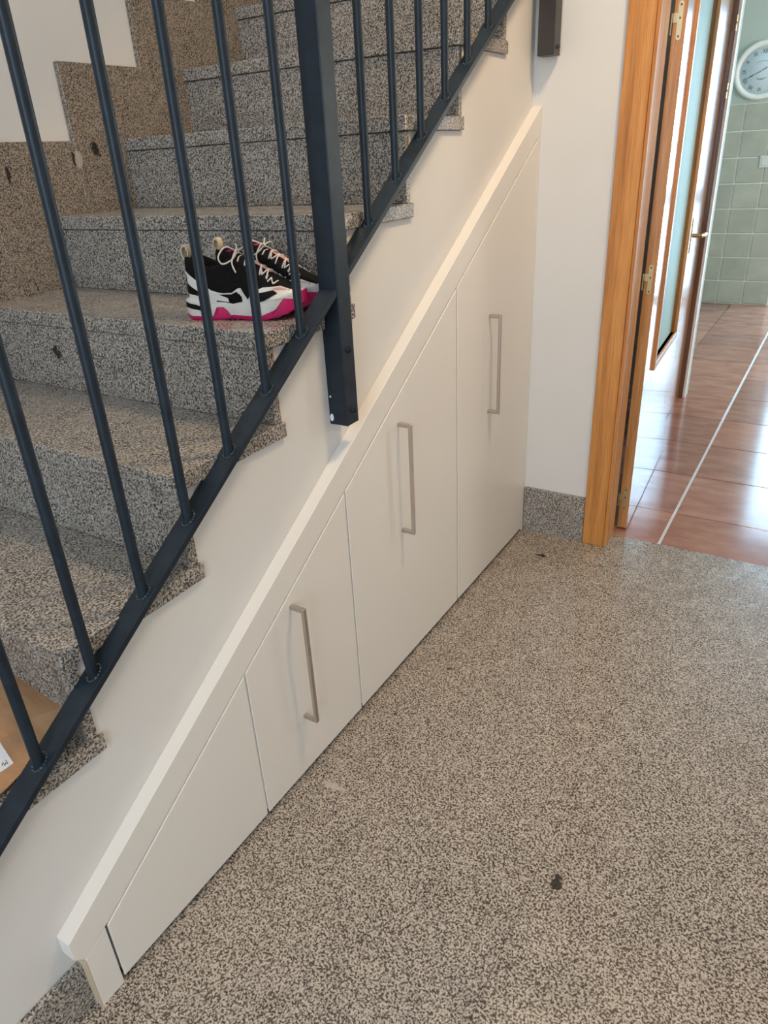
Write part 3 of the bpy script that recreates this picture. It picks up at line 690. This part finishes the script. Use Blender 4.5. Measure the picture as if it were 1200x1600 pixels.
    for s in (-1, 1):
        bm = bmesh.new()
        tube(bm, spline([K0_, K0_ + Vector((-0.012, s * 0.024, 0.010)), K0_ + Vector((-0.022, s * 0.040, -0.004)), K0_ + Vector((-0.016, s * 0.038, -0.016)), K0_ + Vector((0.0, s * 0.026, -0.010)), K0_]), 0.0015, 7)
        tube(bm, spline([K0_, K0_ + Vector((0.006, s * 0.018, 0.004)), K0_ + Vector((0.002, s * 0.034, -0.014)), K0_ + Vector((0.010, s * 0.040, -0.030))]), 0.0015, 7)
        link('lace_bow', bm, 'shoe_lace', r, True)
    bm = bmesh.new(); bmesh.ops.create_icosphere(bm, subdivisions=2, radius=0.0045, matrix=Matrix.Translation(K0_)); link('lace_knot', bm, 'shoe_lace', r, True)
    # heel pull loop
    bm = bmesh.new(); outer = []; n = 18
    for q in range(n):
        a = 2 * math.pi * q / n
        for rr in (1.0,): pass
    ri, ro = 0.0075, 0.0105
    rows = []
    for q in range(n):
        a = 2 * math.pi * q / n; cx, cz = 0.001, 0.112
        rows.append([bm.verts.new((cx + rr * math.cos(a) * 0.8, y, cz + rr * math.sin(a) * 1.25)) for rr, y in ((ro, -0.007), (ro, 0.007), (ri, 0.007), (ri, -0.007))])
    for q in range(n):
        a, b = rows[q], rows[(q + 1) % n]
        for k in range(4): bm.faces.new((a[k], a[(k + 1) % 4], b[(k + 1) % 4], b[k]))
    bmesh.ops.recalc_face_normals(bm, faces=bm.faces[:]); link('heel_loop', bm, 'shoe_loop', r)
    # white letter N on the vamp
    def vamp(x, t):
        h = ring(x); i = min(int(t), 6); f = t - i
        y = h[i][0] + (h[i + 1][0] - h[i][0]) * f; z = h[i][1] + (h[i + 1][1] - h[i][1]) * f
        return y, z
    for s in (-1, 1):
        bm = bmesh.new()
        def pt(x, t): y, z = vamp(x, t); return Vector((x, s * (y + 0.0012), z + 0.0016))
        for a, b in (((0.181, 3.0), (0.187, 5.0)), ((0.187, 5.0), (0.192, 3.0)), ((0.192, 3.0), (0.200, 5.2)), ((0.177, 4.2), (0.180, 5.2))):
            tube(bm, [pt(a[0] + (b[0] - a[0]) * q / 4, a[1] + (b[1] - a[1]) * q / 4) for q in range(5)], 0.0013, 6)
        link('letter', bm, 'shoe_white', up)
    return r
def dup(root):
    r = root.copy(); COL.objects.link(r)
    for ch in list(root.children):
        c = ch.copy(); COL.objects.link(c); c.parent = r
        for g_ in ch.children:
            d = g_.copy(); COL.objects.link(d); d.parent = c
    return r
Z3 = ztop(3)
s1 = make_shoe(); s2 = dup(s1)
tag(s1, 'black running shoe with white overlays and pink sole, on the tread edge', 'shoe', 'pair of running shoes on the stairs')
tag(s2, 'black running shoe with white overlays and pink sole, against the riser', 'shoe', 'pair of running shoes on the stairs')
s1.location = (-0.268, 0.496, Z3); s1.rotation_euler = (0, 0, math.radians(18)); s1.scale = (0.97, 1.0, 1.10)
s2.location = (-0.290, 0.609, Z3); s2.rotation_euler = (0, 0, math.radians(7)); s2.scale = (1.02, 1.0, 1.10)

# ------------------------------------------------------------------ paper bag on the lower tread
Z0 = ztop(0)
pb = tag(empty('paper_bag', (-0.2, -0.2, Z0)), 'brown kraft paper bag lying on the lowest visible tread', 'bag')
bm = bmesh.new()
V = {}
def pv(n_, x, y, z): V[n_] = bm.verts.new((x + 0.005, y - 0.0025, max(z + 0.005, Z0 + 0.001)))
pv('a', -0.074, -0.094, 0.531); pv('b', -0.46, -0.100, 0.585); pv('c', -0.46, -0.245, 0.572); pv('d', -0.094, -0.135, 0.531)
pv('e', -0.058, -0.172, 0.492); pv('f', -0.048, -0.235, 0.489); pv('g', -0.130, -0.300, 0.508); pv('h', -0.46, -0.325, 0.535)
pv('a0', -0.080, -0.100, Z0 + 0.001); pv('b0', -0.46, -0.101, Z0 + 0.001); pv('h0', -0.46, -0.325, Z0 + 0.001); pv('g0', -0.13, -0.302, Z0 + 0.001); pv('f0', -0.056, -0.24, Z0 + 0.001); pv('e0', -0.064, -0.172, Z0 + 0.001)
for f in (('a', 'b', 'c', 'd'), ('a', 'd', 'e'), ('d', 'c', 'h', 'g'), ('d', 'g', 'f', 'e'), ('a', 'a0', 'b0', 'b'), ('b', 'b0', 'h0', 'h', 'c'), ('h', 'h0', 'g0', 'g'), ('g', 'g0', 'f0', 'f'), ('f', 'f0', 'e0', 'e'), ('e', 'e0', 'a0', 'a'), ('a0', 'e0', 'f0', 'g0', 'h0', 'b0')):
    bm.faces.new([V[q] for q in f])
bmesh.ops.triangulate(bm, faces=bm.faces[:])
bmesh.ops.subdivide_edges(bm, edges=bm.edges[:], cuts=4, use_grid_fill=True)
from mathutils import noise as mnoise
for v in bm.verts:
    if v.co.z > Z0 + 0.006:
        d_ = mnoise.noise(v.co * 26) * 0.0035 + mnoise.noise(v.co * 9) * 0.004
        v.co.z += d_
bmesh.ops.recalc_face_normals(bm, faces=bm.faces[:])
from mathutils.bvhtree import BVHTree
bvh = BVHTree.FromBMesh(bm)
def on_bag(x, y, lift):
    h = bvh.ray_cast(Vector((x, y, 2.0)), Vector((0, 0, -1)))
    return Vector((x, y, (h[0].z if h[0] else 0.5) + lift))
put(link('bag_body', bm, 'kraft_paper'), pb)
# white address label lying on the bag, with its printed word
LA = Vector((-0.069, -0.196)); L1 = Vector((-0.989, 0.148)); L2 = Vector((-0.148, -0.989))
bm = bmesh.new(); NG = 6; rows = [[], []]
for q, lift in ((0, 0.0016), (1, 0.0004)):
    for i in range(NG + 1):
        rows[q].append([bm.verts.new(on_bag(*(LA + L1 * 0.07 * i / NG + L2 * 0.045 * j / NG), lift)) for j in range(NG + 1)])
for q in (0, 1):
    for i in range(NG):
        for j in range(NG): bm.faces.new((rows[q][i][j], rows[q][i + 1][j], rows[q][i + 1][j + 1], rows[q][i][j + 1]))
for i in range(NG):
    for a_, b_ in (((i, 0), (i + 1, 0)), ((i, NG), (i + 1, NG)), ((0, i), (0, i + 1)), ((NG, i), (NG, i + 1))):
        bm.faces.new((rows[0][a_[0]][a_[1]], rows[0][b_[0]][b_[1]], rows[1][b_[0]][b_[1]], rows[1][a_[0]][a_[1]]))
bmesh.ops.recalc_face_normals(bm, faces=bm.faces[:])
lbo = put(link('label_sheet', bm, 'label_white'), pb); lbo['label'] = 'white printed sticker'
bm = text_bm('MADE', 0.0078, 0, 0.0)
TC = LA + L1 * 0.006 + L2 * 0.016
for v in bm.verts:
    q = TC + L2 * v.co.x - L1 * v.co.y; v.co = on_bag(q.x, q.y, 0.0021)
tx = link('label_text', bm, 'ink_black'); tx.parent = lbo; tx.matrix_parent_inverse = Matrix.Translation(pb.location).inverted() @ Matrix.Translation(pb.location)
